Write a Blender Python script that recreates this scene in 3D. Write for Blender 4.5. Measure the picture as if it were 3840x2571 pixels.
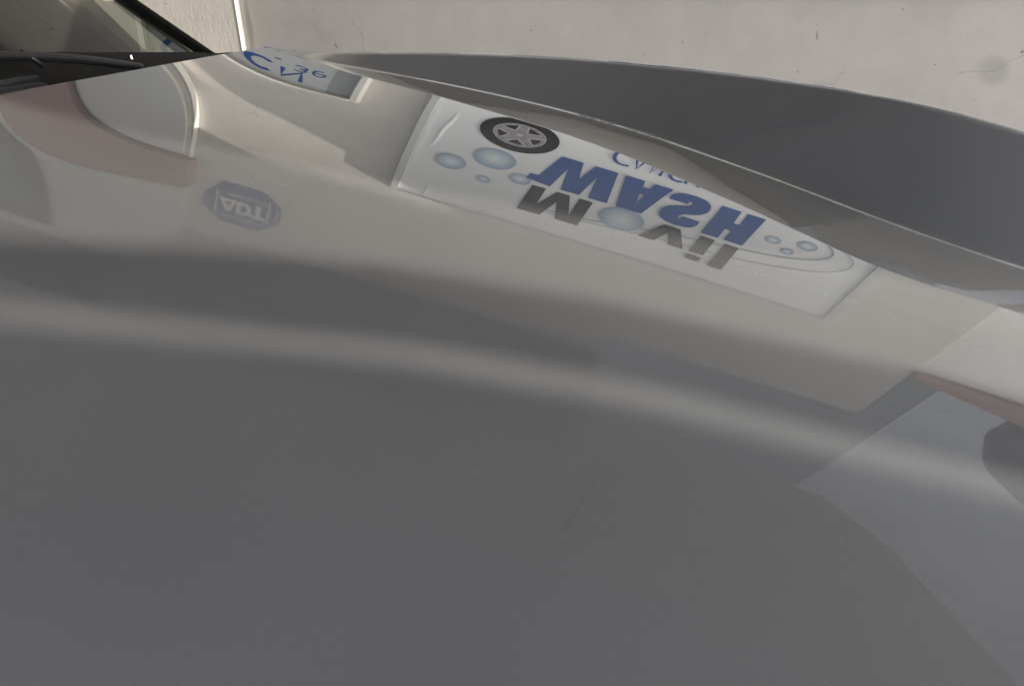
import bpy, bmesh, math, random
import numpy as np
from mathutils import Vector, Matrix
R = math.radians
rnd = random.Random(7)
sc = bpy.context.scene
for o in list(bpy.data.objects):
    bpy.data.objects.remove(o)
C = sc.collection
CZ = 1.2                                  # camera height over the ground (m)

# ------------------------------------------------------------------ camera
cam_d = bpy.data.cameras.new('camera')
cam = bpy.data.objects.new('camera', cam_d)
C.objects.link(cam)
cR = Vector((0.9885, 0.1514, -0.0010)); cU = Vector((-0.0744, 0.4913, 0.8678)); cF = Vector((-0.1319, 0.8577, -0.4969))
cam.matrix_world = Matrix(((cR.x, cU.x, -cF.x, 0), (cR.y, cU.y, -cF.y, 0), (cR.z, cU.z, -cF.z, CZ), (0, 0, 0, 1)))
cam_d.sensor_width = 36.0
cam_d.lens = 26.98
cam_d.clip_start = 0.01
cam_d.clip_end = 500
cam_d.dof.use_dof = True
cam_d.dof.focus_distance = 1.7
cam_d.dof.aperture_fstop = 18.0
sc.camera = cam

# ------------------------------------------------------------------ light
SUN_EL, SUN_DEV = 24.0, 10.0              # the sun stands low over the car's nose, 10 degrees off the wall's plane
sdir = Vector((math.cos(R(SUN_EL)) * math.cos(R(SUN_DEV)), -math.cos(R(SUN_EL)) * math.sin(R(SUN_DEV)), math.sin(R(SUN_EL))))
sun_d = bpy.data.lights.new('sun', 'SUN')
sun_d.energy = 3.5
sun_d.angle = R(0.25)
sun_d.color = (1.0, 0.92, 0.79)
sun = bpy.data.objects.new('sun', sun_d)
sun.rotation_euler = sdir.to_track_quat('Z', 'Y').to_euler()
C.objects.link(sun)
world = bpy.data.worlds.new('World')
sc.world = world
world.use_nodes = True
wn = world.node_tree
wn.nodes.clear()
sky = wn.nodes.new('ShaderNodeTexSky')
sky.sky_type = 'NISHITA'
sky.sun_disc = False
sky.sun_elevation = R(SUN_EL)
sky.sun_rotation = R(90 + SUN_DEV)
sky.dust_density = 2.5
sky.air_density = 1.0
bg = wn.nodes.new('ShaderNodeBackground')
bg.inputs['Strength'].default_value = 0.15
wo = wn.nodes.new('ShaderNodeOutputWorld')
hs = wn.nodes.new('ShaderNodeHueSaturation')   # thin bright haze: the sky's blue is washed out
hs.inputs['Saturation'].default_value = 0.4
wn.links.new(sky.outputs[0], hs.inputs['Color'])
wn.links.new(hs.outputs[0], bg.inputs[0])
wn.links.new(bg.outputs[0], wo.inputs[0])
sc.view_settings.view_transform = 'Standard'
sc.view_settings.look = 'None'
sc.view_settings.gamma = 1.0
sc.view_settings.use_curve_mapping = False
sc.view_settings.exposure = 0.85
sc.render.engine = 'CYCLES'
sc.cycles.use_denoising = True
sc.cycles.max_bounces = 8
sc.cycles.diffuse_bounces = 4
sc.cycles.glossy_bounces = 4
sc.cycles.caustics_reflective = False
sc.cycles.caustics_refractive = False

# ------------------------------------------------------------------ helpers
def tag(o, label=None, cat=None, group=None, kind=None):
    for k, v in (('label', label), ('category', cat), ('group', group), ('kind', kind)):
        if v:
            o[k] = v
    return o
def link(name, me, m=None, parent=None):
    o = bpy.data.objects.new(name, me)
    C.objects.link(o)
    if m is not None:
        me.materials.append(m)
    if parent is not None:
        o.parent = parent
        o.matrix_parent_inverse = Matrix.Translation(-parent.location) if parent.type == 'EMPTY' else Matrix.Identity(4)
    return o
def empty(name, loc):
    o = bpy.data.objects.new(name, None)
    o.location = loc
    o.empty_display_size = 0.1
    C.objects.link(o)
    return o
def mesh(name, vs, fs, m=None, parent=None, smooth=False):
    me = bpy.data.meshes.new(name)
    me.from_pydata([tuple(v) for v in vs], [], fs)
    me.update()
    if smooth:
        me.polygons.foreach_set('use_smooth', [True] * len(me.polygons))
    return link(name, me, m, parent)
def bm_obj(name, bm, m=None, parent=None, smooth=False):
    bmesh.ops.recalc_face_normals(bm, faces=bm.faces)
    me = bpy.data.meshes.new(name)
    bm.to_mesh(me)
    bm.free()
    if smooth:
        me.polygons.foreach_set('use_smooth', [True] * len(me.polygons))
    return link(name, me, m, parent)
def box(name, x0, x1, y0, y1, z0, z1, m, parent=None, bev=0.0, seg=2):
    """z measured from the ground"""
    bm = bmesh.new()
    bmesh.ops.create_cube(bm, size=1.0)
    for v in bm.verts:
        v.co = Vector(((x0 + x1) / 2 + v.co.x * (x1 - x0), (y0 + y1) / 2 + v.co.y * (y1 - y0), (z0 + z1) / 2 + v.co.z * (z1 - z0)))
    if bev:
        bmesh.ops.bevel(bm, geom=list(bm.edges), offset=bev, segments=seg, affect='EDGES', profile=0.5)
    return bm_obj(name, bm, m, parent)
def prism(name, pts, y0, y1, m, parent=None):
    """pts (x,z) outline in the plane of the wall, extruded from y0 (front) to y1 (back)"""
    n = len(pts)
    bm = bmesh.new()
    a = [bm.verts.new((x, y0, z)) for x, z in pts]
    b = [bm.verts.new((x, y1, z)) for x, z in pts]
    bm.faces.new(a)
    bm.faces.new(list(reversed(b)))
    for i in range(n):
        bm.faces.new((a[i], b[i], b[(i + 1) % n], a[(i + 1) % n]))
    return bm_obj(name, bm, m, parent)
def tube(name, path, rad, m, parent=None, n=10, cap=True):
    vs, fs = [], []
    pts = [Vector(p) for p in path]
    for i, p in enumerate(pts):
        t = (pts[min(i + 1, len(pts) - 1)] - pts[max(i - 1, 0)]).normalized()
        a = t.orthogonal().normalized() if i == 0 else (a - t * a.dot(t)).normalized()
        b = t.cross(a)
        r = rad[i] if isinstance(rad, (list, tuple)) else rad
        for k in range(n):
            w = 2 * math.pi * k / n
            vs.append(p + (a * math.cos(w) + b * math.sin(w)) * r)
    for i in range(len(pts) - 1):
        for k in range(n):
            fs.append((i * n + k, i * n + (k + 1) % n, (i + 1) * n + (k + 1) % n, (i + 1) * n + k))
    if cap:
        fs.append(tuple(range(n))[::-1])
        fs.append(tuple(range((len(pts) - 1) * n, len(pts) * n)))
    return mesh(name, vs, fs, m, parent, smooth=True)

# ------------------------------------------------------------------ materials
def new_mat(name):
    m = bpy.data.materials.new(name)
    m.use_nodes = True
    return m, m.node_tree, m.node_tree.nodes['Principled BSDF']
def N(t, typ, **kw):
    n = t.nodes.new(typ)
    for k, v in kw.items():
        setattr(n, k, v)
    return n
def plain(name, col, rough=0.5, metallic=0.0, spec=0.5, bump=0.0, bscale=200.0, var=0.0):
    m, t, b = new_mat(name)
    b.inputs['Base Color'].default_value = (*col, 1)
    b.inputs['Roughness'].default_value = rough
    b.inputs['Metallic'].default_value = metallic
    b.inputs['Specular IOR Level'].default_value = spec
    if bump or var:
        tc = N(t, 'ShaderNodeTexCoord')
        nz = N(t, 'ShaderNodeTexNoise')
        nz.inputs['Scale'].default_value = bscale
        nz.inputs['Detail'].default_value = 5
        t.links.new(tc.outputs['Object'], nz.inputs['Vector'])
        if bump:
            bp = N(t, 'ShaderNodeBump')
            bp.inputs['Strength'].default_value = bump
            bp.inputs['Distance'].default_value = 0.01
            t.links.new(nz.outputs['Fac'], bp.inputs['Height'])
            t.links.new(bp.outputs[0], b.inputs['Normal'])
        if var:
            mr = N(t, 'ShaderNodeMapRange')
            mr.inputs['To Min'].default_value = 1 - var
            mr.inputs['To Max'].default_value = 1 + var
            n2 = N(t, 'ShaderNodeTexNoise')
            n2.inputs['Scale'].default_value = bscale * 0.05
            n2.inputs['Detail'].default_value = 6
            t.links.new(tc.outputs['Object'], n2.inputs['Vector'])
            t.links.new(n2.outputs['Fac'], mr.inputs['Value'])
            mx = N(t, 'ShaderNodeMix', data_type='RGBA', blend_type='MULTIPLY')
            mx.inputs['Factor'].default_value = 1
            mx.inputs['A'].default_value = (*col, 1)
            cb = N(t, 'ShaderNodeCombineColor')
            for i in range(3):
                t.links.new(mr.outputs[0], cb.inputs[i])
            t.links.new(cb.outputs[0], mx.inputs['B'])
            t.links.new(mx.outputs['Result'], b.inputs['Base Color'])
    return m
def plaster(name, col, rough_bump, fine, crack=0.0, stain=0.0, ridge=0.0, marks=()):
    """painted cement render: trowel waviness, grit, hairline cracks, faint grey stains and dark pits"""
    m, t, b = new_mat(name)
    L = t.links.new
    b.inputs['Roughness'].default_value = 0.8
    b.inputs['Specular IOR Level'].default_value = 0.2
    tc = N(t, 'ShaderNodeTexCoord')
    def noise(scale, detail=6, rough=0.55, sx=1, sz=1, dist=0.0):
        mp = N(t, 'ShaderNodeMapping')
        mp.inputs['Scale'].default_value = (sx, 1, sz)
        L(tc.outputs['Object'], mp.inputs['Vector'])
        n = N(t, 'ShaderNodeTexNoise')
        n.inputs['Scale'].default_value = scale
        n.inputs['Detail'].default_value = detail
        n.inputs['Roughness'].default_value = rough
        n.inputs['Distortion'].default_value = dist
        L(mp.outputs[0], n.inputs['Vector'])
        return n.outputs['Fac']
    def ramp(src, p0, p1, v0, v1):
        r = N(t, 'ShaderNodeMapRange')
        r.inputs['From Min'].default_value = p0
        r.inputs['From Max'].default_value = p1
        r.inputs['To Min'].default_value = v0
        r.inputs['To Max'].default_value = v1
        L(src, r.inputs['Value'])
        return r.outputs[0]
    def mul(a, bb):
        x = N(t, 'ShaderNodeMath', operation='MULTIPLY')
        L(a, x.inputs[0])
        if isinstance(bb, float):
            x.inputs[1].default_value = bb
        else:
            L(bb, x.inputs[1])
        return x.outputs[0]
    def add(a, bb):
        x = N(t, 'ShaderNodeMath', operation='ADD')
        L(a, x.inputs[0]); L(bb, x.inputs[1])
        return x.outputs[0]
    tone = ramp(noise(1.6, 5), 0.35, 0.68, 0.91, 1.05)
    tone = mul(tone, ramp(noise(14, 6), 0.3, 0.7, 0.965, 1.03))
    if stain:
        tone = mul(tone, ramp(noise(2.7, 7, 0.62, dist=0.6), 0.60, 0.74, 1.0, 1.0 - stain))
    for (mx_, mz_, rx, rz, ang, k_) in marks:
        sub = N(t, 'ShaderNodeVectorMath', operation='SUBTRACT'); sub.inputs[1].default_value = (mx_, 0, mz_)
        L(tc.outputs['Object'], sub.inputs[0])
        nw = N(t, 'ShaderNodeTexNoise'); nw.inputs['Scale'].default_value = 9; nw.inputs['Detail'].default_value = 5
        L(tc.outputs['Object'], nw.inputs['Vector'])
        rot = N(t, 'ShaderNodeVectorRotate', rotation_type='Y_AXIS'); rot.inputs['Angle'].default_value = R(ang)
        L(sub.outputs[0], rot.inputs['Vector'])
        scl = N(t, 'ShaderNodeVectorMath', operation='MULTIPLY'); scl.inputs[1].default_value = (1 / rx, 0, 1 / rz)
        L(rot.outputs[0], scl.inputs[0])
        le = N(t, 'ShaderNodeVectorMath', operation='LENGTH'); L(scl.outputs[0], le.inputs[0])
        ad = N(t, 'ShaderNodeMath', operation='ADD'); L(le.outputs['Value'], ad.inputs[0])
        nn_ = N(t, 'ShaderNodeMath', operation='MULTIPLY_ADD'); nn_.inputs[1].default_value = 1.2; nn_.inputs[2].default_value = -0.6
        L(nw.outputs['Fac'], nn_.inputs[0]); L(nn_.outputs[0], ad.inputs[1])
        tone = mul(tone, ramp(ad.outputs[0], 0.45, 1.15, 1.0 - k_, 1.0))
    pits = ramp(noise(60, 2, 0.5, sx=0.8, sz=1.1), 0.745, 0.78, 1.0, 0.45)
    tone = mul(tone, pits)
    hgt = mul(noise(26, 6, 0.6), 0.5)
    hgt = add(hgt, mul(noise(170, 4, 0.6), fine))
    if ridge:                                  # brushed / trowelled vertical drag marks
        hgt = add(hgt, mul(noise(95, 4, 0.6, sx=1.0, sz=0.35), ridge))
    if crack:
        wv = N(t, 'ShaderNodeTexVoronoi', feature='DISTANCE_TO_EDGE')
        wv.inputs['Scale'].default_value = 2.1
        mp = N(t, 'ShaderNodeMapping')
        L(tc.outputs['Object'], mp.inputs['Vector'])
        nn = N(t, 'ShaderNodeTexNoise')
        nn.inputs['Scale'].default_value = 5
        nn.inputs['Detail'].default_value = 7
        L(tc.outputs['Object'], nn.inputs['Vector'])
        mx = N(t, 'ShaderNodeMix', data_type='RGBA', blend_type='LINEAR_LIGHT')
        mx.inputs['Factor'].default_value = 0.11
        L(mp.outputs[0], mx.inputs['A']); L(nn.outputs['Color'], mx.inputs['B'])
        L(mx.outputs['Result'], wv.inputs['Vector'])
        line = ramp(wv.outputs['Distance'], 0.0009, 0.0032, 1.0, 0.0)
        keep = ramp(noise(1.9, 2), 0.50, 0.58, 0.0, 1.0)
        line = mul(line, keep)
        dk = N(t, 'ShaderNodeMath', operation='MULTIPLY_ADD')
        dk.inputs[1].default_value = -crack
        dk.inputs[2].default_value = 1.0
        L(line, dk.inputs[0])
        tone = mul(tone, dk.outputs[0])
        hgt = add(hgt, mul(line, -0.3))
    cb = N(t, 'ShaderNodeCombineColor')
    for i in range(3):
        x = N(t, 'ShaderNodeMath', operation='MULTIPLY')
        x.inputs[1].default_value = col[i]
        L(tone, x.inputs[0])
        L(x.outputs[0], cb.inputs[i])
    L(cb.outputs[0], b.inputs['Base Color'])
    bp = N(t, 'ShaderNodeBump')
    bp.inputs['Strength'].default_value = rough_bump
    bp.inputs['Distance'].default_value = 0.006
    L(hgt, bp.inputs['Height'])
    L(bp.outputs[0], b.inputs['Normal'])
    return m

M = {}
# car paint: rough metallic flake coat under a hard, very glossy clear coat
m, t, b = new_mat('silver_grey_paint')
tc = N(t, 'ShaderNodeTexCoord')
n1 = N(t, 'ShaderNodeTexNoise'); n1.inputs['Scale'].default_value = 7; n1.inputs['Detail'].default_value = 6
n2 = N(t, 'ShaderNodeTexNoise'); n2.inputs['Scale'].default_value = 900; n2.inputs['Detail'].default_value = 2
n3 = N(t, 'ShaderNodeTexVoronoi'); n3.inputs['Scale'].default_value = 26; n3.inputs['Randomness'].default_value = 1.0
for n_ in (n1, n2, n3):
    t.links.new(tc.outputs['Object'], n_.inputs['Vector'])
def mrange(src, a0, a1, b0, b1):
    r_ = N(t, 'ShaderNodeMapRange')
    for k_, v_ in zip(('From Min', 'From Max', 'To Min', 'To Max'), (a0, a1, b0, b1)):
        r_.inputs[k_].default_value = v_
    t.links.new(src, r_.inputs['Value'])
    return r_.outputs[0]
def mmul(a_, b_):
    x_ = N(t, 'ShaderNodeMath', operation='MULTIPLY')
    t.links.new(a_, x_.inputs[0]); t.links.new(b_, x_.inputs[1])
    return x_.outputs[0]
tone = mmul(mmul(mrange(n1.outputs['Fac'], 0.3, 0.7, 0.965, 1.035), mrange(n2.outputs['Fac'], 0.25, 0.75, 0.93, 1.07)), mrange(n3.outputs['Distance'], 0.018, 0.05, 1.16, 1.0))
cc = N(t, 'ShaderNodeCombineColor')
for i_, c_ in enumerate((0.172, 0.177, 0.187)):          # grey flake coat with faint dust specks and mottling
    x_ = N(t, 'ShaderNodeMath', operation='MULTIPLY'); x_.inputs[1].default_value = c_
    t.links.new(tone, x_.inputs[0]); t.links.new(x_.outputs[0], cc.inputs[i_])
t.links.new(cc.outputs[0], b.inputs['Base Color'])
b.inputs['Metallic'].default_value = 0.35
b.inputs['Roughness'].default_value = 0.5
b.inputs['Specular IOR Level'].default_value = 0.2
lw = N(t, 'ShaderNodeLayerWeight'); pw = N(t, 'ShaderNodeMath', operation='POWER'); ma = N(t, 'ShaderNodeMath', operation='MULTIPLY_ADD', use_clamp=True)
lw.inputs['Blend'].default_value = 0.5
pw.inputs[1].default_value = 3.0
ma.inputs[1].default_value = 1.6
ma.inputs[2].default_value = 0.012
gl = N(t, 'ShaderNodeBsdfGlossy'); gl.inputs['Roughness'].default_value = 0.0; gl.inputs['Color'].default_value = (1, 1, 1, 1)
mx = N(t, 'ShaderNodeMixShader')
t.links.new(lw.outputs['Facing'], pw.inputs[0]); t.links.new(pw.outputs[0], ma.inputs[0]); t.links.new(ma.outputs[0], mx.inputs[0])
t.links.new(b.outputs[0], mx.inputs[1]); t.links.new(gl.outputs[0], mx.inputs[2])
t.links.new(mx.outputs[0], t.nodes['Material Output'].inputs[0])
M['paint'] = m
M['wall'] = plaster('smooth_render', (0.70, 0.668, 0.638), 0.22, 0.12, crack=0.42, stain=0.18, marks=((1.21, CZ - 0.503, 0.06, 0.05, 0, 0.16), (0.614, CZ - 0.40, 0.005, 0.022, 15, 0.5), (-1.13, CZ - 0.47, 0.004, 0.014, 35, 0.55), (0.16, CZ - 0.43, 0.003, 0.006, 20, 0.5), (0.935, CZ - 0.30, 0.10, 0.07, 0, 0.06), (-1.47, CZ - 0.40, 0.016, 0.2, 0, 0.35)))
M['rough'] = plaster('rough_render', (0.70, 0.67, 0.62), 0.42, 0.35, crack=0.3, stain=0.06, ridge=0.55)
M['upper'] = plaster('upper_render', (0.70, 0.695, 0.67), 0.2, 0.1)
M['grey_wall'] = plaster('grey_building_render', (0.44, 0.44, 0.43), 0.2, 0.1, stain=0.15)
M['pale_wall'] = plaster('pale_wall_render', (0.84, 0.83, 0.81), 0.2, 0.1)
M['white_wall'] = plaster('white_building_render', (0.84, 0.84, 0.86), 0.2, 0.1, stain=0.15)
M['white'] = plain('white_paint', (0.80, 0.79, 0.75), 0.6, bump=0.1, bscale=80)
M['black_plastic'] = plain('black_textured_plastic', (0.007, 0.007, 0.007), 0.65, spec=0.25, bump=0.12, bscale=900)
M['rubber'] = plain('black_rubber', (0.012, 0.012, 0.013), 0.35)
M['wiper'] = plain('satin_black_wiper', (0.02, 0.02, 0.022), 0.32)
M['steel'] = plain('bright_screw', (0.75, 0.75, 0.75), 0.2, metallic=1.0)
M['frame'] = plain('grey_white_frame', (0.62, 0.63, 0.62), 0.45)
M['blue'] = plain('print_blue', (0.040, 0.100, 0.31), 0.6)
M['black'] = plain('print_black', (0.022, 0.022, 0.022), 0.6)
M['rim'] = plain('print_rim_grey', (0.33, 0.31, 0.34), 0.6, var=0.4, bscale=700)
M['rimlight'] = plain('print_rim_light', (0.55, 0.53, 0.56), 0.6)
M['thin_grey'] = plain('print_grey_line', (0.42, 0.43, 0.44), 0.6)
M['letterblue'] = plain('small_sign_blue', (0.05, 0.11, 0.36), 0.6)
M['navy'] = plain('sign_navy', (0.03, 0.055, 0.22), 0.45)
M['signwhite'] = plain('sign_white', (0.72, 0.73, 0.75), 0.5)
M['canvas2'] = plain('small_sign_face', (0.60, 0.62, 0.63), 0.55, bump=0.05, bscale=60)
M['greyface'] = plain('small_sign_grey', (0.40, 0.41, 0.42), 0.55)
M['red'] = plain('red_paint', (0.36, 0.24, 0.22), 0.6, var=0.35, bscale=60)
M['panel'] = plain('grey_metal_sheet', (0.60, 0.60, 0.58), 0.55, var=0.06, bscale=40)
M['dark_frame'] = plain('dark_window_frame', (0.10, 0.11, 0.115), 0.4)
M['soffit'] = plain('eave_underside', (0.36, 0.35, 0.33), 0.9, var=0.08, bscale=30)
M['canopy'] = plain('canopy_sheet', (0.70, 0.685, 0.665), 0.8, var=0.06, bscale=30)
M['roofsheet'] = plain('roof_sheet', (0.3, 0.3, 0.3), 0.8, var=0.1, bscale=20)
M['ground'] = plain('concrete_ground', (0.44, 0.43, 0.41), 0.9, bump=0.4, bscale=60, var=0.12)
M['tank'] = plain('dark_tank_plastic', (0.10, 0.10, 0.11), 0.4)
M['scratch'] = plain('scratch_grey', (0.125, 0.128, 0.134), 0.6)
M['dash'] = plain('dashboard', (0.020, 0.021, 0.018), 0.7, bump=0.1, bscale=700)
M['trim'] = plain('beige_pillar_trim', (0.55, 0.52, 0.38), 0.8)
M['white_canvas'] = None
m, t, b = new_mat('banner_canvas')
b.inputs['Base Color'].default_value = (0.84, 0.85, 0.87, 1)
b.inputs['Roughness'].default_value = 0.5
tc = N(t, 'ShaderNodeTexCoord'); nz = N(t, 'ShaderNodeTexNoise'); bp = N(t, 'ShaderNodeBump')
nz.inputs['Scale'].default_value = 5; nz.inputs['Detail'].default_value = 3
bp.inputs['Strength'].default_value = 0.35; bp.inputs['Distance'].default_value = 0.02
t.links.new(tc.outputs['Object'], nz.inputs['Vector']); t.links.new(nz.outputs['Fac'], bp.inputs['Height']); t.links.new(bp.outputs[0], b.inputs['Normal'])
M['canvas'] = m
# printed soap bubble: pale centre, blue rim (object space, unit disc)
m, t, b = new_mat('print_bubble')
b.inputs['Roughness'].default_value = 0.6
tc = N(t, 'ShaderNodeTexCoord'); ln = N(t, 'ShaderNodeVectorMath', operation='LENGTH'); cr = N(t, 'ShaderNodeValToRGB')
t.links.new(tc.outputs['Object'], ln.inputs[0]); t.links.new(ln.outputs['Value'], cr.inputs['Fac']); t.links.new(cr.outputs[0], b.inputs['Base Color'])
cr.color_ramp.elements[0].position = 0.1; cr.color_ramp.elements[0].color = (0.80, 0.84, 0.87, 1)
cr.color_ramp.elements[1].position = 0.9; cr.color_ramp.elements[1].color = (0.36, 0.47, 0.60, 1)
M['bubble'] = m
# window / windscreen glass
def glassmat(name, tint, f0):
    m = bpy.data.materials.new(name)
    m.use_nodes = True
    t = m.node_tree
    t.nodes.clear()
    o = N(t, 'ShaderNodeOutputMaterial'); mx = N(t, 'ShaderNodeMixShader'); tr = N(t, 'ShaderNodeBsdfTransparent'); gl = N(t, 'ShaderNodeBsdfGlossy'); fr = N(t, 'ShaderNodeFresnel')
    fr.inputs['IOR'].default_value = f0
    tr.inputs['Color'].default_value = (*tint, 1)
    gl.inputs['Roughness'].default_value = 0.0
    t.links.new(fr.outputs[0], mx.inputs[0]); t.links.new(tr.outputs[0], mx.inputs[1]); t.links.new(gl.outputs[0], mx.inputs[2]); t.links.new(mx.outputs[0], o.inputs[0])
    return m
M['glass'] = glassmat('windscreen_glass', (0.40, 0.44, 0.36), 1.5)
M['darkglass'] = plain('dark_side_glass', (0.020, 0.020, 0.012), 0.25, spec=0.3)
M['winglass'] = plain('dark_window_glass', (0.16, 0.19, 0.2), 0.1)

# ------------------------------------------------------------------ ground, walls (structure of the place)
Yw = 2.957
g = mesh('ground', [(-40, -40, 0), (40, -40, 0), (40, 40, 0), (-40, 40, 0)], [(0, 1, 2, 3)], M['ground'])
tag(g, kind='structure')
PX = -1.50                                 # where the projecting left wall ends
w = box('rendered_wall', PX - 0.05, 1.76, Yw, Yw + 0.2, 0.0, CZ + 1.44, M['wall'])
tag(w, 'smooth beige rendered wall behind the grey bonnet', 'wall')
w = empty('projecting_wall', (-2.6, Yw, 0))
tag(w, 'rough sunlit plaster wall with white corner left of the smooth wall', 'wall')
YF = Yw - 0.035
fr = box('rough_plaster', -5.0, PX, YF, Yw + 0.2, 0.0, CZ + 1.25, M['rough'], w)
box('upper_plaster', -5.0, PX, YF, Yw + 0.2, CZ + 1.252, CZ + 2.02, M['upper'], w)
box('white_corner_edge', PX + 0.0015, PX + 0.008, YF - 0.002, Yw - 0.001, 0.0, CZ + 1.25, M['white'], w, bev=0.003)
# right neighbour: a lower, paler wall with red coping, set back
w = empty('far_wall', (3.2, Yw + 0.6, 0))
tag(w, 'pale wall with red coping past the end of the beige wall', 'wall')
box('pale_render', 1.765, 6.0, Yw + 0.02, Yw + 0.22, 0, CZ + 0.93, M['pale_wall'], w)
prism('red_coping', [(1.77, CZ + 0.932), (6.0, CZ + 0.935), (6.0, CZ + 1.75), (1.77, CZ + 0.985)], Yw - 0.03, Yw + 0.27, M['red'], w)

bd = empty('neighbour_building', (4, 5.5, 0))  # added to fill the bright sky gap in the paint's reflection, turned off the sun
tag(bd, 'tall pale building standing askew behind the wall', 'building')
q_ = Vector((0.5, 0.87, 0)) * 2.0
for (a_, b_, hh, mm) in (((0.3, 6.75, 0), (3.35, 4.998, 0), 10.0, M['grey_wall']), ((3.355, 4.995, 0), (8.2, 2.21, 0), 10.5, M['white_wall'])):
    a_, b_ = Vector(a_), Vector(b_)
    vs = [a_, b_, b_ + q_, a_ + q_]
    vs = vs + [v + Vector((0, 0, hh)) for v in vs]
    mesh('wall', vs, [(0, 1, 5, 4), (1, 2, 6, 5), (2, 3, 7, 6), (3, 0, 4, 7), (4, 5, 6, 7)], mm, bd)

# ------------------------------------------------------------------ roofs overhead
e = box('overhang', -1.48, 0.50, 2.20, Yw + 0.3, CZ + 1.60, CZ + 2.80, M['soffit'])  # eave, its height added to keep a sun patch off the upper left wall
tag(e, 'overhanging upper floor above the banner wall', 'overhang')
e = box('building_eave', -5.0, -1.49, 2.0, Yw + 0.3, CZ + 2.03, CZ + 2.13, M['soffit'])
tag(e, 'grey eave over the projecting left wall', 'eave')
box_top = prism('wall_top', [(-1.548, CZ + 1.4405), (0.49, CZ + 1.4405), (0.49, CZ + 1.5985), (-1.548, CZ + 1.5985)], Yw + 0.004, Yw + 0.196, M['wall'])
tag(box_top, 'strip of beige wall between banner wall and eave', 'wall')
h = 1.78
can = [(-6, 0.05), (3.9, 0.05), (3.9, 1.25), (2.45, 1.38), (2.34, 1.51), (1.95, 2.14), (1.68, 2.40), (0.93, 2.48), (0.92, 2.93), (0.53, 2.95), (0.51, 2.19), (-6, 2.19)]
bm = bmesh.new()
a = [bm.verts.new((x, y, CZ + h)) for x, y in can]
bb = [bm.verts.new((x, y, CZ + h + 0.06)) for x, y in can]
bm.faces.new(a); bm.faces.new(bb[::-1])
for i in range(len(can)):
    bm.faces.new((a[i], a[(i + 1) % len(can)], bb[(i + 1) % len(can)], bb[i]))
e = bm_obj('canopy', bm, M['canopy'])
tag(e, 'grey sheet canopy above the car', 'canopy')
TX = 3.52
tk = empty('water_tank', (TX, 3.55, 0))
tag(tk, 'dark round water tank behind the red coping', 'water tank')
prof = [(0.0, 2.25), (0.12, 2.245), (0.13, 2.20), (0.30, 2.16), (0.46, 2.05), (0.54, 1.90), (0.56, 1.85), (0.55, 1.70), (0.565, 1.66), (0.55, 1.62), (0.565, 1.40), (0.55, 1.36), (0.55, 1.15), (0.0, 1.15)]
vs, fs, n = [], [], 40
for r_, z_ in prof:
    for k in range(n):
        vs.append((TX + r_ * math.cos(2 * math.pi * k / n), 3.55 + r_ * math.sin(2 * math.pi * k / n), CZ + z_))
for i in range(len(prof) - 1):
    for k in range(n):
        fs.append((i * n + k, (i + 1) * n + k, (i + 1) * n + (k + 1) % n, i * n + (k + 1) % n))
mesh('tank_shell', vs, fs, M['tank'], tk, smooth=True)
box('tank_plinth', TX - 0.6, TX + 0.6, 3.2, 4.1, 0, CZ + 1.149, M['upper'], tk)
# unseen boards, added and cut to let the low sun through in strips
zr = CZ + 3.2
nr = empty('neighbour_roof', (8, 0, 0))
tag(nr, 'slatted neighbouring roof off to the right', 'roof')
def board(pts, zb=None):
    zb = zr if zb is None else zb
    bm = bmesh.new()
    f_ = bm.faces.new([bm.verts.new((x, y, zb)) for x, y in pts])
    r_ = bmesh.ops.extrude_face_region(bm, geom=[f_])
    bmesh.ops.translate(bm, verts=[q for q in r_['geom'] if isinstance(q, bmesh.types.BMVert)], vec=(0, 0, 0.012))
    return bm_obj('roof_board', bm, M['roofsheet'], nr)
eA = [(5.0, -1.15), (7.0, -0.875), (7.25, -0.81), (7.49, -0.765), (7.76, -0.755), (8.25, -0.785), (9.5, -0.90), (12.0, -1.2)]
eB = [(5.0, -1.17), (6.9, -1.00), (7.23, -0.94), (7.6, -0.900), (7.83, -0.898), (8.19, -0.928), (9.5, -1.02), (12.0, -1.3)]
board([(12.0, -6.0), (5.0, -6.0)] + eB)
board([(x, y + (0.030 if 5 < x < 9 else 0.01)) for x, y in eB] + eA[::-1])
board([(5.0, -0.57), (12.0, -0.57), (12.0, 0.30), (5.0, 0.30)])
edge = lambda x: 2.938 - math.tan(R(SUN_DEV)) * (x + 1.5)
board([(5.0, edge(5.0)), (12.0, edge(12.0)), (12.0, 3.6), (5.0, 3.6)])
board([(7.2, 1.32), (9.4, 1.32), (9.4, 2.9), (7.2, 2.9)], CZ + 5.0)  # extra unseen board, added to end the sun streak on the wall
box('post', 8.9, 8.98, 2.7, 2.78, zr + 0.013, CZ + 4.998, M['soffit'], nr)
for y in (-5.9, 3.5):
    box('post', 11.8, 11.9, y - 0.05, y + 0.05, 0, zr - 0.002, M['soffit'], nr)
    box('post', 5.1, 5.2, y - 0.05, y + 0.05, 0, zr - 0.002, M['soffit'], nr)

# ------------------------------------------------------------------ the banner
D, S0, T0 = 0.31, -0.6351, CZ + 0.7233
def BX(s): return S0 + s * D
def BZ(t): return T0 - t * D
YB = Yw - 0.030
ban = empty('car_wash_banner', (BX(3), YB, BZ(3.15)))
tag(ban, 'white framed car wash banner with blue WASH lettering and a wheel', 'banner')
BH = 3.04
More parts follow.
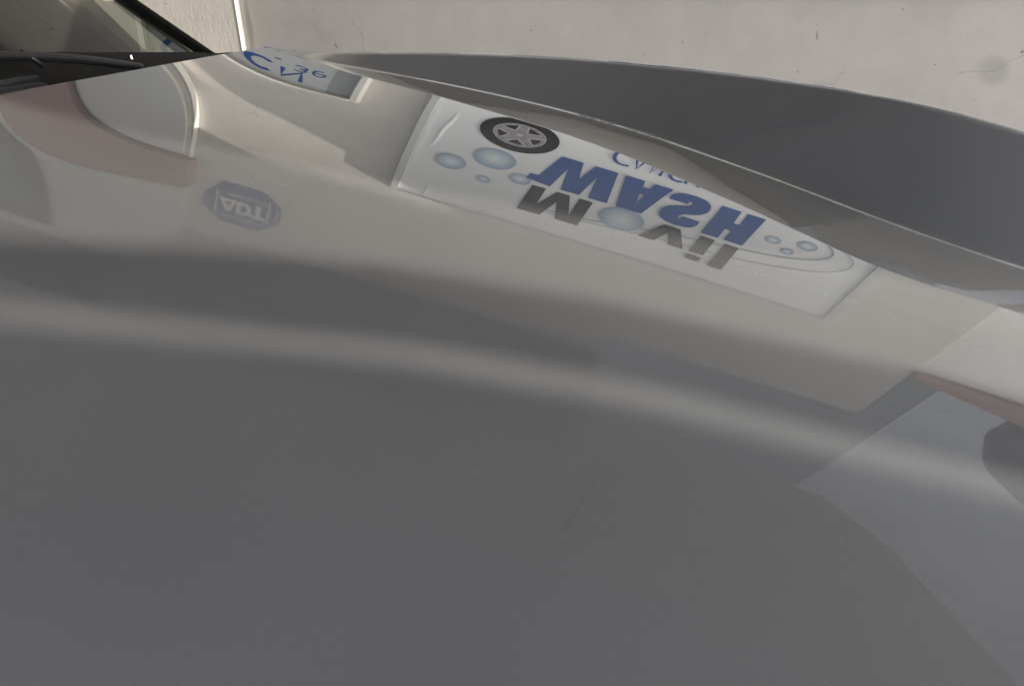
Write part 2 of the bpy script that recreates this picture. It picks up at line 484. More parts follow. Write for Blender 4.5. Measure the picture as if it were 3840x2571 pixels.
# canvas: a grid with wrinkles down its left margin
nx, nz_ = 150, 80
vs, fs = [], []
def canvas_y(s, t):
    y = 0.0025 * math.sin(s * 2.1 + t * 0.9) + 0.0015 * math.sin(s * 0.7 - t * 2.3)
    for (t0, t1, s0, s1, amp, wd) in ((1.3, 2.55, 0.16, 0.30, 0.006, 0.028), (0.02, 0.28, 0.33, 0.36, 0.006, 0.025), (0.4, 2.9, 0.03, 0.04, 0.002, 0.03)):
        if t0 < t < t1:
            q = (t - t0) / (t1 - t0)
            c = s0 + (s1 - s0) * q + 0.008 * math.sin(t * 9)
            y -= amp * math.sin(math.pi * q) * math.exp(-((s - c) / wd) ** 2)
    return y
xs = np.concatenate([np.linspace(0, 0.6, 70), np.linspace(0.6, 6.0, nx - 70 + 1)[1:]])
for j in range(nz_ + 1):
    for i in range(nx):
        s, t_ = xs[i], BH * j / nz_
        vs.append((BX(s), YB + canvas_y(s, t_), BZ(t_)))
for j in range(nz_):
    for i in range(nx - 1):
        q = j * nx + i
        fs.append((q, q + nx, q + nx + 1, q + 1))
mesh('canvas', vs, fs, M['canvas'], ban, smooth=True)
fw = 0.10
for (a0, a1, b0, b1) in ((-fw, 6 + fw, -0.055, -0.002), (-fw, 6 + fw, BH + 0.002, BH + 0.06), (-fw, -0.002, -0.002, BH + 0.002), (6.002, 6 + fw, -0.002, BH + 0.002)):
    box('frame_bar', BX(a0), BX(a1), YB - 0.010, Yw - 0.001, BZ(b1), BZ(b0), M['frame'], ban)
YP = YB - 0.006
def poly(name, st, mat, parent, holes=(), y=YP, fx=BX, fz=BZ):
    """flat printed shape; triangulated outline with optional holes"""
    bm = bmesh.new()
    edges = []
    for loop in (st, *holes):
        v = [bm.verts.new((fx(s), y, fz(t))) for s, t in loop]
        for i in range(len(v)):
            edges.append(bm.edges.new((v[i], v[(i + 1) % len(v)])))
    bmesh.ops.triangle_fill(bm, edges=edges, use_beauty=True, use_dissolve=False)
    for f in bm.faces:
        if f.normal.y > 0:
            f.normal_flip()
    me = bpy.data.meshes.new(name)
    bm.to_mesh(me); bm.free()
    return link(name, me, mat, parent)
poly('letter', [(1.74, 2.07), (1.60, 1.40), (1.49, 1.40), (1.47, 1.24), (1.80, 1.19), (1.89, 1.79), (1.94, 1.19), (2.19, 1.19), (2.27, 1.79), (2.31, 1.19), (2.56, 1.19), (2.47, 2.07), (2.18, 2.07), (2.08, 1.60), (2.02, 2.07)], M['blue'], ban)
poly('letter', [(2.57, 2.07), (2.82, 2.07), (2.84, 1.89), (2.93, 1.89), (2.95, 2.07), (3.19, 2.07), (3.02, 1.19), (2.68, 1.19)], M['blue'], ban, holes=([(2.855, 1.69), (2.915, 1.69), (2.885, 1.38)],))
S_ = [(3.21, 1.80), (3.22, 1.94), (3.27, 2.02), (3.36, 2.07), (3.50, 2.08), (3.63, 2.05), (3.71, 1.97), (3.745, 1.85), (3.735, 1.72), (3.68, 1.62), (3.60, 1.56), (3.49, 1.50), (3.455, 1.45), (3.45, 1.38), (3.47, 1.345), (3.49, 1.36), (3.495, 1.44),
      (3.73, 1.44), (3.725, 1.31), (3.68, 1.22), (3.60, 1.18), (3.48, 1.165), (3.35, 1.19), (3.25, 1.26), (3.205, 1.37), (3.21, 1.50), (3.26, 1.61), (3.35, 1.68), (3.45, 1.74), (3.50, 1.79), (3.51, 1.86), (3.48, 1.89), (3.455, 1.87), (3.45, 1.80)]
poly('letter', S_, M['blue'], ban)
poly('letter', [(3.84, 2.05), (4.09, 2.05), (4.10, 1.68), (4.18, 1.68), (4.17, 2.05), (4.41, 2.05), (4.39, 1.17), (4.14, 1.17), (4.14, 1.46), (4.06, 1.46), (4.06, 1.17), (3.83, 1.17)], M['blue'], ban)
poly('letter', [(1.55, 0.40), (1.86, 0.40), (1.98, 0.85), (2.07, 0.41), (2.38, 0.41), (2.40, 1.11), (2.22, 1.11), (2.21, 0.60), (2.09, 1.11), (1.92, 1.11), (1.76, 0.66), (1.77, 1.11), (1.59, 1.11)], M['black'], ban)
poly('letter', [(3.15, 0.62), (3.37, 0.62), (3.47, 0.92), (3.56, 0.62), (3.77, 0.62), (3.58, 1.10), (3.37, 1.10)], M['black'], ban)
poly('letter', [(3.85, 0.62), (4.05, 0.62), (4.05, 1.10), (3.86, 1.10)], M['black'], ban)
poly('letter_dot', [(3.85, 0.42), (4.05, 0.42), (4.05, 0.55), (3.85, 0.55)], M['black'], ban)
poly('letter', [(4.18, 0.40), (4.38, 0.40), (4.38, 1.08), (4.19, 1.08)], M['black'], ban)
def stroke(name, pts, w0, mat, parent, y=YP, closed=False, fx=BX, fz=BZ, w1=None):
    """ribbon along pts (s,t)"""
    n = len(pts)
    vs, fs = [], []
    for i, (s, t) in enumerate(pts):
        a = pts[max(i - 1, 0)]; b = pts[min(i + 1, n - 1)]
        dx, dz = b[0] - a[0], b[1] - a[1]
        l = math.hypot(dx, dz) or 1
        ww = w0 if w1 is None else w0 + (w1 - w0) * i / (n - 1)
        vs.append((fx(s - dz / l * ww / 2), y, fz(t + dx / l * ww / 2)))
        vs.append((fx(s + dz / l * ww / 2), y, fz(t - dx / l * ww / 2)))
    for i in range(n - 1):
        fs.append((2 * i, 2 * i + 1, 2 * i + 3, 2 * i + 2))
    return mesh(name, vs, fs, mat, parent)
def arc(cx, cy, rx, ry, a0, a1, n=18):
    return [(cx + rx * math.cos(R(a0 + (a1 - a0) * i / n)), cy + ry * math.sin(R(a0 + (a1 - a0) * i / n))) for i in range(n + 1)]
# the town's name in thin capitals under WASH
stroke('letter', arc(2.45, 2.56, 0.15, 0.23, -60, -300), 0.05, M['blue'], ban)
stroke('letter', [(2.53, 2.80), (2.63, 2.335), (2.70, 2.80)], 0.05, M['blue'], ban)
stroke('letter', [(2.79, 2.80), (2.80, 2.335), (2.92, 2.80), (2.93, 2.335)], 0.045, M['blue'], ban)
stroke('letter', arc(3.15, 2.56, 0.13, 0.23, -60, -300), 0.05, M['blue'], ban)
stroke('letter', [(3.26, 2.335)] + arc(3.34, 2.66, 0.08, 0.13, 180, 0)[::-1][::-1] + [(3.42, 2.335)], 0.045, M['blue'], ban)
stroke('letter', [(3.50, 2.80), (3.51, 2.335), (3.63, 2.80), (3.64, 2.335)], 0.045, M['blue'], ban)
# two thin swooshes
def smooth_path(p, n=8):
    out = []
    for i in range(len(p) - 1):
        p0, p1, p2, p3 = p[max(i - 1, 0)], p[i], p[i + 1], p[min(i + 2, len(p) - 1)]
        for k in range(n):
            u = k / n
            out.append(tuple(0.5 * ((2 * b_) + (-a_ + c_) * u + (2 * a_ - 5 * b_ + 4 * c_ - d_) * u * u + (-a_ + 3 * b_ - 3 * c_ + d_) * u ** 3) for a_, b_, c_, d_ in zip(p0, p1, p2, p3)))
    return out + [p[-1]]
YL = YB - 0.0045
stroke('swoosh', smooth_path([(1.9, 0.57), (2.47, 0.64), (3.12, 0.80), (3.66, 0.92), (4.34, 1.05), (4.90, 1.19), (5.26, 1.37), (5.42, 1.57), (5.40, 1.76), (5.22, 1.95), (4.98, 2.05), (4.70, 2.08)]), 0.030, M['thin_grey'], ban, y=YL)
stroke('swoosh', smooth_path([(1.9, 0.50), (2.51, 0.57), (3.22, 0.66), (3.70, 0.72), (4.43, 0.79), (5.00, 0.93), (5.47, 1.13), (5.70, 1.38), (5.73, 1.60), (5.61, 1.78), (5.40, 1.92)]), 0.018, M['thin_grey'], ban, y=YL)
# bubbles: unit discs scaled, so the print's rings sit in object space
def disc_me(name, mat, n=40):
    me = bpy.data.meshes.new(name)
    me.from_pydata([(math.cos(2 * math.pi * i / n), 0, math.sin(2 * math.pi * i / n)) for i in range(n)], [], [tuple(range(n))])
    me.materials.append(mat)
    return me
bub = disc_me('bubble', M['bubble'])
def disc(name, me, s, t, r, parent, y=YP):
    o = bpy.data.objects.new(name, me)
    C.objects.link(o)
    o.parent = parent
    o.matrix_parent_inverse = Matrix.Translation(-parent.location)
    o.location = (BX(s), y, BZ(t))
    o.scale = (r * D,) * 3
    return o
for s, t_, r in ((0.50, 1.11, 0.20), (1.00, 1.50, 0.275), (0.985, 0.89, 0.09), (1.41, 1.16, 0.145), (2.845, 0.90, 0.295), (4.665, 1.57, 0.105), (5.085, 1.69, 0.13), (4.925, 1.385, 0.085)):
    disc('bubble', bub, s, t_, r, ban, y=YB - 0.005)
# the printed wheel
wc = (1.125, 2.34)
disc('tyre', disc_me('tyre', M['black'], 64), wc[0], wc[1], 0.50, ban, y=YB - 0.0055)
ring = poly('rim', arc(*wc, 0.335, 0.335, 0, 354, 59), M['rim'], ban, holes=(arc(*wc, 0.275, 0.275, 0, 354, 59),), y=YB - 0.0062)
poly('rim_edge', arc(*wc, 0.335, 0.335, 0, 354, 59), M['rimlight'], ban, holes=(arc(*wc, 0.322, 0.322, 0, 354, 59),), y=YB - 0.0066)
for k in range(5):
    a = R(90 + 72 * k)
    ca, sa = math.cos(a), math.sin(a)
    pts = [(0.05, -0.075), (0.28, -0.055), (0.28, 0.055), (0.05, 0.075)]
    poly('spoke', [(wc[0] + x * ca - y * sa, wc[1] + x * sa + y * ca) for x, y in pts], M['rim'], ban, y=YB - 0.0064)
    for sd in (-1, 1):
        stroke('spoke_edge', [(wc[0] + x * ca - y * sd * sa, wc[1] + x * sa + y * sd * ca) for x, y in ((0.10, 0.075), (0.285, 0.055))], 0.022, M['rimlight'], ban, y=YB - 0.0068)
poly('hub', arc(*wc, 0.10, 0.10, 0, 345, 23), M['rim'], ban, y=YB - 0.0070)
poly('hub_cap', arc(*wc, 0.04, 0.04, 0, 345, 23), M['rimlight'], ban, y=YB - 0.0074)

# ------------------------------------------------------------------ the small sign at the corner
sg = empty('small_wall_sign', (BX(-1.8), Yw - 0.02, BZ(3.1)))
tag(sg, 'small white framed sign with blue letters beside the wall corner', 'sign')
x0, x1, z1, z0 = BX(-2.52), BX(-1.0), BZ(2.09), BZ(3.12)
box('face', x0, x1, Yw - 0.012, Yw - 0.001, z0, z1, M['canvas2'], sg)
box('grey_strip', BX(-1.36), BX(-1.07), Yw - 0.014, Yw - 0.0115, z0, z1 - 0.001, M['greyface'], sg)
box('frame_bar', x0 - 0.012, x1, Yw - 0.075, Yw - 0.0005, z1, z1 + 0.018, M['white'], sg, bev=0.002)
box('frame_bar', x1, x1 + 0.028, Yw - 0.06, Yw - 0.0005, z0, z1 + 0.018, M['white'], sg, bev=0.002)
box('frame_bar', x0 - 0.012, x0, Yw - 0.03, Yw - 0.0005, z0, z1, M['white'], sg, bev=0.002)
ys = Yw - 0.0135
stroke('letter', arc(-2.14, 2.40, 0.13, 0.16, -50, -310), 0.065, M['letterblue'], sg, y=ys)
stroke('letter', [(-1.93, 2.52), (-1.92, 2.25), (-1.72, 2.52), (-1.70, 2.22)], 0.06, M['letterblue'], sg, y=ys)
stroke('letter', arc(-1.76, 2.60, 0.075, 0.045, 220, 450, 10) + arc(-1.76, 2.69, 0.08, 0.05, -90, 140, 10), 0.032, M['letterblue'], sg, y=ys)
stroke('letter', [(-1.60, 2.655), (-1.46, 2.655)] + arc(-1.53, 2.655, 0.075, 0.10, 0, -300, 16), 0.03, M['letterblue'], sg, y=ys)
stroke('letter', [(-2.05, 2.72), (-1.98, 2.74)], 0.04, M['letterblue'], sg, y=ys)

# ------------------------------------------------------------------ the security sign
sec = empty('security_sign', (BX(-2.0), Yw - 0.01, BZ(-1.1)))
tag(sec, 'small navy octagonal alarm sign on the wall above the small sign', 'sign')
octo = [(-2.54, -1.55), (-2.28, -1.13), (-1.72, -1.13), (-1.44, -1.50), (-1.44, -1.86), (-1.72, -2.26), (-2.26, -2.26), (-2.55, -1.92)]
prism('plate', [(BX(s), BZ(t)) for s, t in octo], Yw - 0.008, Yw - 0.001, M['navy'], sec)
yq = Yw - 0.0095
stroke('bar', [(-2.36, -1.42), (-2.36, -2.06)], 0.022, M['signwhite'], sec, y=yq)
stroke('bar', [(-1.61, -1.36), (-1.61, -2.0)], 0.022, M['signwhite'], sec, y=yq)
stroke('bar', [(-2.50, -1.56), (-2.50, -1.92)], 0.012, M['signwhite'], sec, y=yq)
stroke('bar', [(-1.48, -1.54), (-1.48, -1.86)], 0.012, M['signwhite'], sec, y=yq)
poly('letter', [(-2.33, -1.57), (-2.22, -1.92), (-2.16, -1.92), (-2.05, -1.57)], M['signwhite'], sec, holes=([(-2.235, -1.65), (-2.15, -1.65), (-2.19, -1.78)],), y=yq)
poly('letter', [(-2.07, -1.93)] + arc(-1.99, -1.75, 0.14, 0.18, -90, 90, 12) + [(-2.07, -1.57)], M['signwhite'], sec, holes=([(-2.00, -1.86)] + arc(-1.98, -1.75, 0.07, 0.10, -90, 90, 8)[1:] + [(-2.00, -1.66)],), y=yq)
poly('letter', [(-1.88, -1.93), (-1.64, -1.93), (-1.64, -1.85), (-1.72, -1.85), (-1.72, -1.55), (-1.80, -1.55), (-1.80, -1.85), (-1.88, -1.85)], M['signwhite'], sec, y=yq)
def text(name, body, s, t, size, mat, parent, y):
    cu = bpy.data.curves.new(name, 'FONT')
    cu.body = body
    cu.size = size * D
    cu.align_x = 'CENTER'; cu.align_y = 'CENTER'
    tmp = bpy.data.objects.new('tmp', cu)
    C.objects.link(tmp)
    me = bpy.data.meshes.new_from_object(tmp.evaluated_get(bpy.context.evaluated_depsgraph_get()))
    bpy.data.objects.remove(tmp)
    me.materials.clear()
    me.transform(Matrix.Translation((BX(s), y, BZ(t))) @ Matrix.Rotation(R(90), 4, 'X'))
    me.name = name
    return link(name, me, mat, parent)
for body, s_ in (('monitoreado', -2.08), ('por', -1.75)):
    text('lettering', body, s_, -2.06, 0.12, M['signwhite'], sec, yq)
for body, s_ in (('01', -2.30), ('800', -2.13), ('225', -1.95), ('25', -1.79), ('10', -1.67)):
    text('lettering', body, s_, -1.44, 0.12, M['signwhite'], sec, yq)

# ------------------------------------------------------------------ things on the projecting wall (seen in the paint)
pn = empty('service_hatch', (-1.75, YF, CZ + 0.4))
tag(pn, 'grey sheet metal hatch on the projecting wall', 'hatch')
box('sheet', -1.96, -1.515, YF - 0.02, YF - 0.001, CZ + 0.30, CZ + 0.92, M['panel'], pn, bev=0.004)
rb = empty('red_surround', (-1.9, YF, CZ + 0.5))
tag(rb, 'faded red painted surround round the grey hatch', 'surround')
prism('post', [(-2.26, CZ + 0.45), (-1.97, CZ + 0.45), (-1.97, CZ + 0.93), (-2.26, CZ + 0.93)], YF - 0.05, YF - 0.001, M['red'], rb)
prism('beam', [(-2.28, CZ + 0.932), (-1.46, CZ + 0.94), (-1.46, CZ + 1.17), (-2.26, CZ + 1.33)], YF - 0.07, YF - 0.001, M['red'], rb)
wd = empty('upper_window', (-2.5, YF, CZ + 1.4))
tag(wd, 'dark glazed window in the upper left wall', 'window')
box('pane', -3.4, -2.16, YF - 0.012, YF - 0.001, CZ + 1.38, CZ + 1.80, M['winglass'], wd)
box('frame_bar', -2.158, -2.10, YF - 0.03, YF - 0.001, CZ + 1.36, CZ + 1.90, M['dark_frame'], wd)
box('frame_bar', -3.4, -2.16, YF - 0.03, YF - 0.001, CZ + 1.802, CZ + 1.90, M['dark_frame'], wd)

# ------------------------------------------------------------------ the car
car = empty('car', (0.0, 0.7, 0.0))
tag(car, 'silver grey car seen across its glossy bonnet', 'car')
P_ = dict(z0=-0.2539, a=-0.1684, b=-0.0004, c=0.0094, d=0.0356, e=-0.1278, g1=-0.0129, g2=-0.0677, g3=-0.0328, g4=0.0179)
def base(u, v):
    x, y = u + 0.3, v - 0.8
    q = P_
    return q['z0'] + q['a'] * x + q['b'] * y + q['c'] * x * x + q['d'] * x * y + q['e'] * y * y + q['g1'] * x ** 3 + q['g2'] * x * x * y + q['g3'] * x * y * y + q['g4'] * y ** 3
def sp(x, r):
    """rounded ramp: 0 below -r, x above r"""
    return np.where(x < -r, 0.0, np.where(x > r, x, (x + r) ** 2 / (4 * r)))
VU = np.array([-0.80, -0.60, -0.35, -0.13, 0.03, 0.114, 0.235, 0.335, 0.421, 0.50, 0.60, 1.00])
VV = np.array([1.44, 1.46, 1.48, 1.43, 1.34, 1.265, 1.158, 1.063, 1.003, 0.965, 0.938, 0.87])
CU = np.array([-0.80, -0.60, -0.35, -0.20, -0.10, 0.05, 0.15, 0.28, 0.45, 0.65, 1.00])
CV = np.array([1.50, 1.53, 1.58, 1.59, 1.58, 1.52, 1.45, 1.355, 1.215, 1.105, 0.97])
AU = np.linspace(-0.8, 1.0, 37)
AA = np.array([0.03, 0.03, 0.05, 0.17, 0.313, 0.44, 0.535, 0.607, 0.656, 0.681, 0.686, 0.681, 0.672, 0.657, 0.644, 0.643, 0.641, 0.63, 0.623, 0.627, 0.631, 0.627, 0.622, 0.638, 0.677, 0.715, 0.743, 0.776, 0.815, 0.851, 0.885, 0.916, 0.938, 0.95, 0.954, 0.982, 1.067])
def spline(x, X, Y):
    """monotone-ish cubic (Catmull-Rom tangents) through X,Y"""
    x = np.clip(x, X[0], X[-1])
    d = np.gradient(Y, X)
    i = np.clip(np.searchsorted(X, x) - 1, 0, len(X) - 2)
    h_ = X[i + 1] - X[i]
    q = (x - X[i]) / h_
    return (2 * q ** 3 - 3 * q ** 2 + 1) * Y[i] + (q ** 3 - 2 * q ** 2 + q) * h_ * d[i] + (-2 * q ** 3 + 3 * q ** 2) * Y[i + 1] + (q ** 3 - q ** 2) * h_ * d[i + 1]
RV = np.array([-0.3, 0.2, 0.78, 0.91, 1.10, 1.30, 1.47, 1.6])
RU = np.array([-0.69, -0.695, -0.675, -0.660, -0.655, -0.672, -0.702, -0.735])
def rear_u(v):
    return spline(v, RV, RU)
RK, RL = 0.12, 0.20
RF, RC, DROP = 0.005, 0.03, 0.9
def hood_z(u, v):
    z = base(u, v)
    vv, vc, A = spline(u, VU, VV), spline(u, CU, CV), spline(u, AU, AA)
    z = z + A * sp(v - vv, RF) - (A + DROP) * sp(v - vc, RC)
    w_ = np.clip(1.0 - (u - rear_u(v)) / RL, 0.0, 1.5)
    z = z + RK * RL / 3 * w_ ** 3                 # slight upward sweep towards the windscreen
    z = z - 1.2 * sp(u - 0.78, 0.12)              # the nose rolls down
    z = z - 0.9 * sp(-0.05 - v, 0.10)             # near edge rolls down to the near wing
    return z
def hood_normal(u, v):
    e_ = 1e-4
    zu = (hood_z(u + e_, v) - hood_z(u - e_, v)) / (2 * e_)
    zv = (hood_z(u, v + e_) - hood_z(u, v - e_)) / (2 * e_)
    n = np.stack([-zu, -zv, np.ones_like(zu)], -1)
    return n / np.linalg.norm(n, axis=-1, keepdims=True)
def sheet(name, v_lo, v_hi, nu, nv, mat, parent):
    """a panel of the bonnet surface between two lateral positions, with analytic normals"""
    pv = np.linspace(0, 1, nv)
    pu = np.linspace(0, 1, nu)
    V, U = np.meshgrid(pv, pu, indexing='ij')
    U1 = 0.95
    uu = -0.70 + (U1 + 0.70) * U
    lo = v_lo(uu) if callable(v_lo) else np.full_like(uu, v_lo)
    hi = v_hi(uu) if callable(v_hi) else np.full_like(uu, v_hi)
    vv = lo + (hi - lo) * V
    ru = rear_u(vv)
    uu = ru + (U1 - ru) * U
    zz = hood_z(uu, vv)
    nn = hood_normal(uu, vv).reshape(-1, 3)
    vs = np.stack([uu, vv, zz + CZ], -1).reshape(-1, 3)
    idx = np.arange(nu * nv).reshape(nv, nu)
    fs = np.stack([idx[:-1, :-1], idx[:-1, 1:], idx[1:, 1:], idx[1:, :-1]], -1).reshape(-1, 4)
    me = bpy.data.meshes.new(name)
    me.vertices.add(len(vs)); me.vertices.foreach_set('co', vs.astype(np.float32).ravel())
    me.loops.add(fs.size); me.loops.foreach_set('vertex_index', fs.ravel().astype(np.int32))
    me.polygons.add(len(fs)); me.polygons.foreach_set('loop_start', np.arange(0, fs.size, 4, dtype=np.int32))
    me.polygons.foreach_set('use_smooth', np.ones(len(fs), dtype=bool))
    me.update(calc_edges=True)
    me.validate()
    me.normals_split_custom_set_from_vertices([tuple(n) for n in nn])
    return link(name, me, mat, parent)
crest_out = lambda u: spline(u, CU, CV) + 0.075
bonnet = sheet('bonnet', -0.12, crest_out, 260, 380, M['paint'], car)
sheet('front_wing', lambda u: crest_out(u) + 0.004, lambda u: crest_out(u) + 0.30, 120, 40, M['paint'], car)
# a scuffed hairline scratch with a chipped end on the bonnet
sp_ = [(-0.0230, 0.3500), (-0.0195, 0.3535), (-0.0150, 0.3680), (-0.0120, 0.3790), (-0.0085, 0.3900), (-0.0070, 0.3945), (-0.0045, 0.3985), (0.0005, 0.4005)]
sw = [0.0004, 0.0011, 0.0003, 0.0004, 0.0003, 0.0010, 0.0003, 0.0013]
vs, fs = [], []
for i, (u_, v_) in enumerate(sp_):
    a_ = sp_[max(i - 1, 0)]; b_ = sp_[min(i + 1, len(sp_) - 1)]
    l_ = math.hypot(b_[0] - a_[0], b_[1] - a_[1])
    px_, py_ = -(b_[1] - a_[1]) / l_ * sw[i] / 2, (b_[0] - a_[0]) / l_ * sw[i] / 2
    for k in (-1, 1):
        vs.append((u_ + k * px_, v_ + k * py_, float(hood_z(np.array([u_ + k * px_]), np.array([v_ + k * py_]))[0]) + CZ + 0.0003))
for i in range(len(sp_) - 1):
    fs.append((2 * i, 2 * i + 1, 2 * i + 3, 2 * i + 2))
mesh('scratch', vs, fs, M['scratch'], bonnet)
# rolled rear lip of the bonnet
vv = np.linspace(-0.12, 1.53, 90)
uu = rear_u(vv)
zz = hood_z(uu, vv) + CZ
vs, fs = [], []
for i in range(90):
    for (du, dz) in ((0.0, 0.0), (-0.003, -0.0012), (-0.0045, -0.004), (-0.003, -0.009), (0.02, -0.02)):
        vs.append((uu[i] + du, vv[i], zz[i] + dz))
for i in range(89):
    for k in range(4):
        q = i * 5 + k
        fs.append((q, q + 5, q + 6, q + 1))
mesh('bonnet_lip', vs, fs, M['paint'], car, smooth=True)
# cowl: black plastic tray between bonnet and glass, ribbed along the bonnet edge
def gbase(v):
    """windscreen foot line (u,z) at lateral v"""
    return np.interp(v, [-0.3, 0.3, 0.92, 1.165, 1.535, 1.60], [-0.80, -0.785, -0.80, -0.82, -0.86, -0.87]), np.interp(v, [-0.3, 0.3, 0.92, 1.165, 1.535, 1.60], [-0.21, -0.165, -0.163, -0.203, -0.262, -0.275])
vv = np.linspace(-0.2, 1.575, 900)
vs, fs = [], []
gu, gz = gbase(vv)
ru = rear_u(vv)
rz = hood_z(ru, vv)
for i in range(900):
    w_ = min(1.0, max(0.0, (1.40 - vv[i]) / 0.35))
    rib = 0.0035 * max(0.0, math.sin(vv[i] * 2 * math.pi / 0.016))
    vs += [(gu[i], vv[i], gz[i] + CZ), (gu[i] + 0.012, vv[i], gz[i] + CZ - 0.004),
           (gu[i] * 0.55 + ru[i] * 0.45, vv[i], gz[i] * 0.5 + rz[i] * 0.5 + CZ - 0.006 - 0.028 * w_), (gu[i] * 0.3 + ru[i] * 0.7, vv[i], rz[i] + CZ - 0.012 - 0.018 * w_),
           (ru[i] - 0.022, vv[i], rz[i] + CZ - 0.008 + rib), (ru[i] + 0.002, vv[i], rz[i] + CZ - 0.007 + rib), (ru[i] + 0.02, vv[i], rz[i] + CZ - 0.03)]
for i in range(899):
    for k in range(6):
        q = i * 7 + k
        fs.append((q, q + 1, q + 8, q + 7))
mesh('cowl_panel', vs, fs, M['black_plastic'], car, smooth=True)
# windscreen glass and pillar
pb = Vector((-0.86, 1.535, CZ - 0.262))            # pillar foot
pd = Vector((-0.095, -0.075, 0.104))               # its rake per step
nv = 24
vs, fs = [], []
K = 7.0
for j in range(2):
    for i in range(nv + 1):
        v = -0.1 + (1.535 + 0.1) * i / nv
        u_, z_ = gbase(v)
        f = 1 - 2 * abs((v - 0.72) / 1.63)
        q = Vector((float(u_), v, float(z_) + CZ - 0.002))
        d_ = Vector((pd.x, pd.y * (v - 0.72) / 0.815, pd.z))
        vs.append(q + d_ * K * j)
for i in range(nv):
    fs.append((i, i + 1, nv + 2 + i, nv + 1 + i))
mesh('windscreen', vs, fs, M['glass'], car, smooth=True)
vs = []
for k in (-0.1, K):
    c_ = pb + pd * k
    for o_ in ((0.004, -0.004, 0.004), (0.005, 0.001, 0.004), (0.004, 0.008, 0.000), (-0.003, 0.010, -0.006), (-0.010, 0.006, -0.016), (-0.010, -0.002, -0.014)):
        vs.append(c_ + Vector(o_))
fs = [(i, (i + 1) % 6, 6 + (i + 1) % 6, 6 + i) for i in range(6)] + [(5, 4, 3, 2, 1, 0), (6, 7, 8, 9, 10, 11)]
mesh('windscreen_pillar', vs, fs, M['rubber'], car)
def strip(name, a0, a1, b0, b1, th, mat):
    """flat bar inside the cabin: foot from a0 to a1, top from b0 to b1, extended upwards"""
    a0, a1, b0, b1 = (Vector(q) + Vector((0, 0, CZ)) for q in (a0, a1, b0, b1))
    b0 = a0 + (b0 - a0) * 4; b1 = a1 + (b1 - a1) * 4
    d_ = Vector((-th, 0, -th * 0.5))
    vs = [a0, a1, b1, b0, a0 + d_, a1 + d_, b1 + d_, b0 + d_]
    return mesh(name, vs, [(0, 1, 2, 3), (7, 6, 5, 4), (0, 4, 5, 1), (1, 5, 6, 2), (2, 6, 7, 3), (3, 7, 4, 0)], mat, car)
strip('pillar_trim', (-0.95, 1.436, -0.255), (-0.95, 1.473, -0.26), (-1.00, 1.366, -0.150), (-1.00, 1.411, -0.154), 0.02, M['trim'])
strip('pillar_trim', (-0.90, 1.520, -0.262), (-0.90, 1.540, -0.264), (-0.975, 1.445, -0.150), (-0.975, 1.468, -0.153), 0.015, M['trim'])
# dark side glass behind the pillar
q0 = pb + Vector((-0.025, -0.004, -0.10)); q1 = pb + pd * K + Vector((-0.025, -0.004, -0.03))
q2 = Vector((0, -0.012, 0))
vs = [q0, q1, q1 + Vector((-1.6, 0, 0)), q0 + Vector((-1.6, 0, 0))]
vs = vs + [q + q2 for q in vs]
mesh('side_window', vs, [(0, 1, 2, 3), (7, 6, 5, 4), (0, 4, 5, 1), (1, 5, 6, 2), (2, 6, 7, 3), (3, 7, 4, 0)], M['darkglass'], car)
# dashboard and dark cabin behind the glass
vs, fs = [], []
for i in range(30):
    v = -0.1 + 1.60 * i / 29
    u_, z_ = gbase(v)
    vs += [(float(u_) - 0.02, v, float(z_) + CZ - 0.012), (float(u_) - 0.25, v, float(z_) + CZ - 0.02), (float(u_) - 0.50, v, float(z_) + CZ - 0.03), (float(u_) - 0.55, v, float(z_) + CZ - 0.4)]
for i in range(29):
    for k in range(3):
        q = i * 4 + k
        fs.append((q, q + 1, q + 5, q + 4))
mesh('dashboard', vs, fs, M['dash'], car, smooth=True)
box('cabin_shell', -2.9, -1.30, -0.15, 1.42, 0.6, 1.75, M['dash'], car)
# screw with bright rim on the cowl
sx = Vector((-0.79, 1.172, CZ - 0.2105))
bm = bmesh.new()
bmesh.ops.create_cone(bm, cap_ends=True, segments=20, radius1=0.0036, radius2=0.0028, depth=0.006)
bmesh.ops.translate(bm, verts=bm.verts, vec=sx)
bm_obj('screw', bm, M['steel'], car, smooth=False)
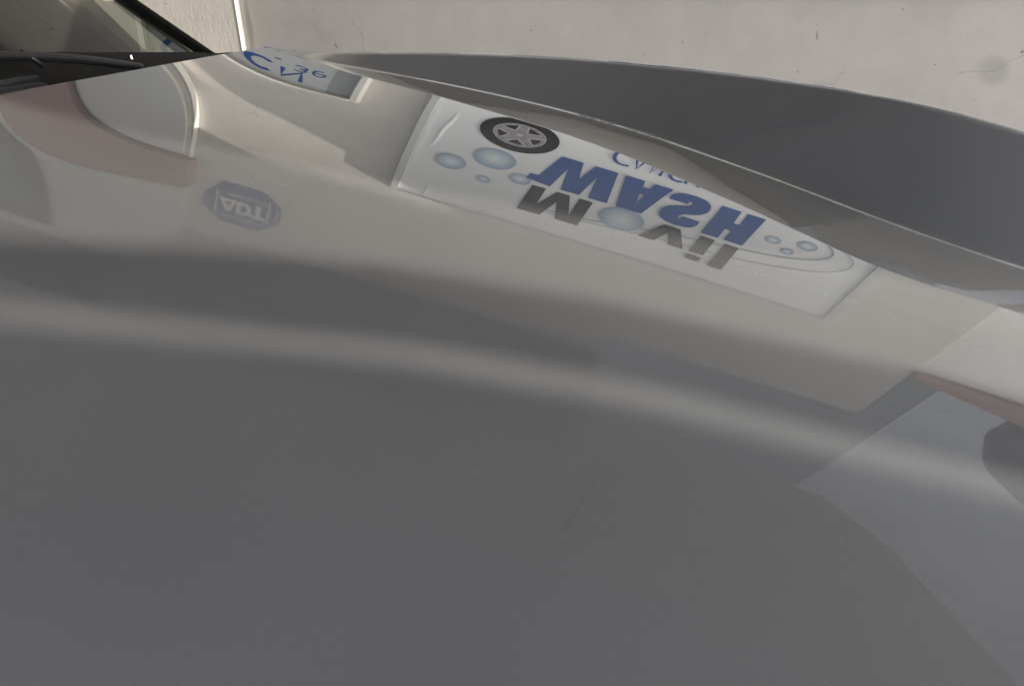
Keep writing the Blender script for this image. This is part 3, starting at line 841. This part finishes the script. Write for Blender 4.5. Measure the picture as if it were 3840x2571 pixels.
# wiper: arm with pivot cap, blade lying along the glass foot
wp = [(-0.757, 0.70, CZ - 0.150), (-0.757, 0.82, CZ - 0.153), (-0.756, 0.93, CZ - 0.170), (-0.748, 1.03, CZ - 0.192), (-0.738, 1.115, CZ - 0.2155)]
wi = tube('wiper_blade', smooth_path(wp, 6), 0.006, M['wiper'], car)
tube('wiper_joint', [(-0.762, 0.908, CZ - 0.160), (-0.755, 0.914, CZ - 0.166), (-0.745, 0.920, CZ - 0.180)], 0.0035, M['rubber'], car)
bm = bmesh.new()
bmesh.ops.create_cube(bm, size=1.0)
for v in bm.verts:
    v.co = Vector((v.co.x * 0.045, v.co.y * 0.20, v.co.z * 0.028))
bmesh.ops.bevel(bm, geom=list(bm.edges), offset=0.010, segments=4, affect='EDGES')
bmesh.ops.rotate(bm, verts=bm.verts, matrix=Matrix.Rotation(R(-4), 3, 'X'))
bmesh.ops.translate(bm, verts=bm.verts, vec=(-0.723, 0.775, CZ - 0.187))
bm_obj('wiper_cap', bm, M['wiper'], car, smooth=True)
# door mirror beyond the pillar
bm = bmesh.new()
bmesh.ops.create_uvsphere(bm, u_segments=32, v_segments=18, radius=1.0)
for v in bm.verts:
    c_ = v.co
    f = lambda x, e_=0.6: math.copysign(abs(x) ** e_, x)
    v.co = Vector((f(c_.x) * 0.07, f(c_.y) * 0.11, f(c_.z) * 0.075))
bmesh.ops.translate(bm, verts=bm.verts, vec=(-1.17, 1.765, CZ - 0.118))
bm_obj('door_mirror', bm, M['paint'], car, smooth=True)
# body below the bonnet so that it does not float
box('front_body', -0.62, 0.78, 0.02, 1.25, 0.25, 0.60, M['rubber'], car, bev=0.03)
box('door_body', -2.9, -0.90, -0.12, 1.58, 0.25, 0.86, M['paint'], car, bev=0.03)
for x in (0.35, -2.2):
    for y in (0.06, 1.44):
        bm = bmesh.new()
        bmesh.ops.create_cone(bm, cap_ends=True, segments=40, radius1=0.31, radius2=0.31, depth=0.2)
        bmesh.ops.rotate(bm, verts=bm.verts, matrix=Matrix.Rotation(R(90), 3, 'X'))
        bmesh.ops.translate(bm, verts=bm.verts, vec=(x, y, 0.31))
        bm_obj('wheel', bm, M['rubber'], car, smooth=False)
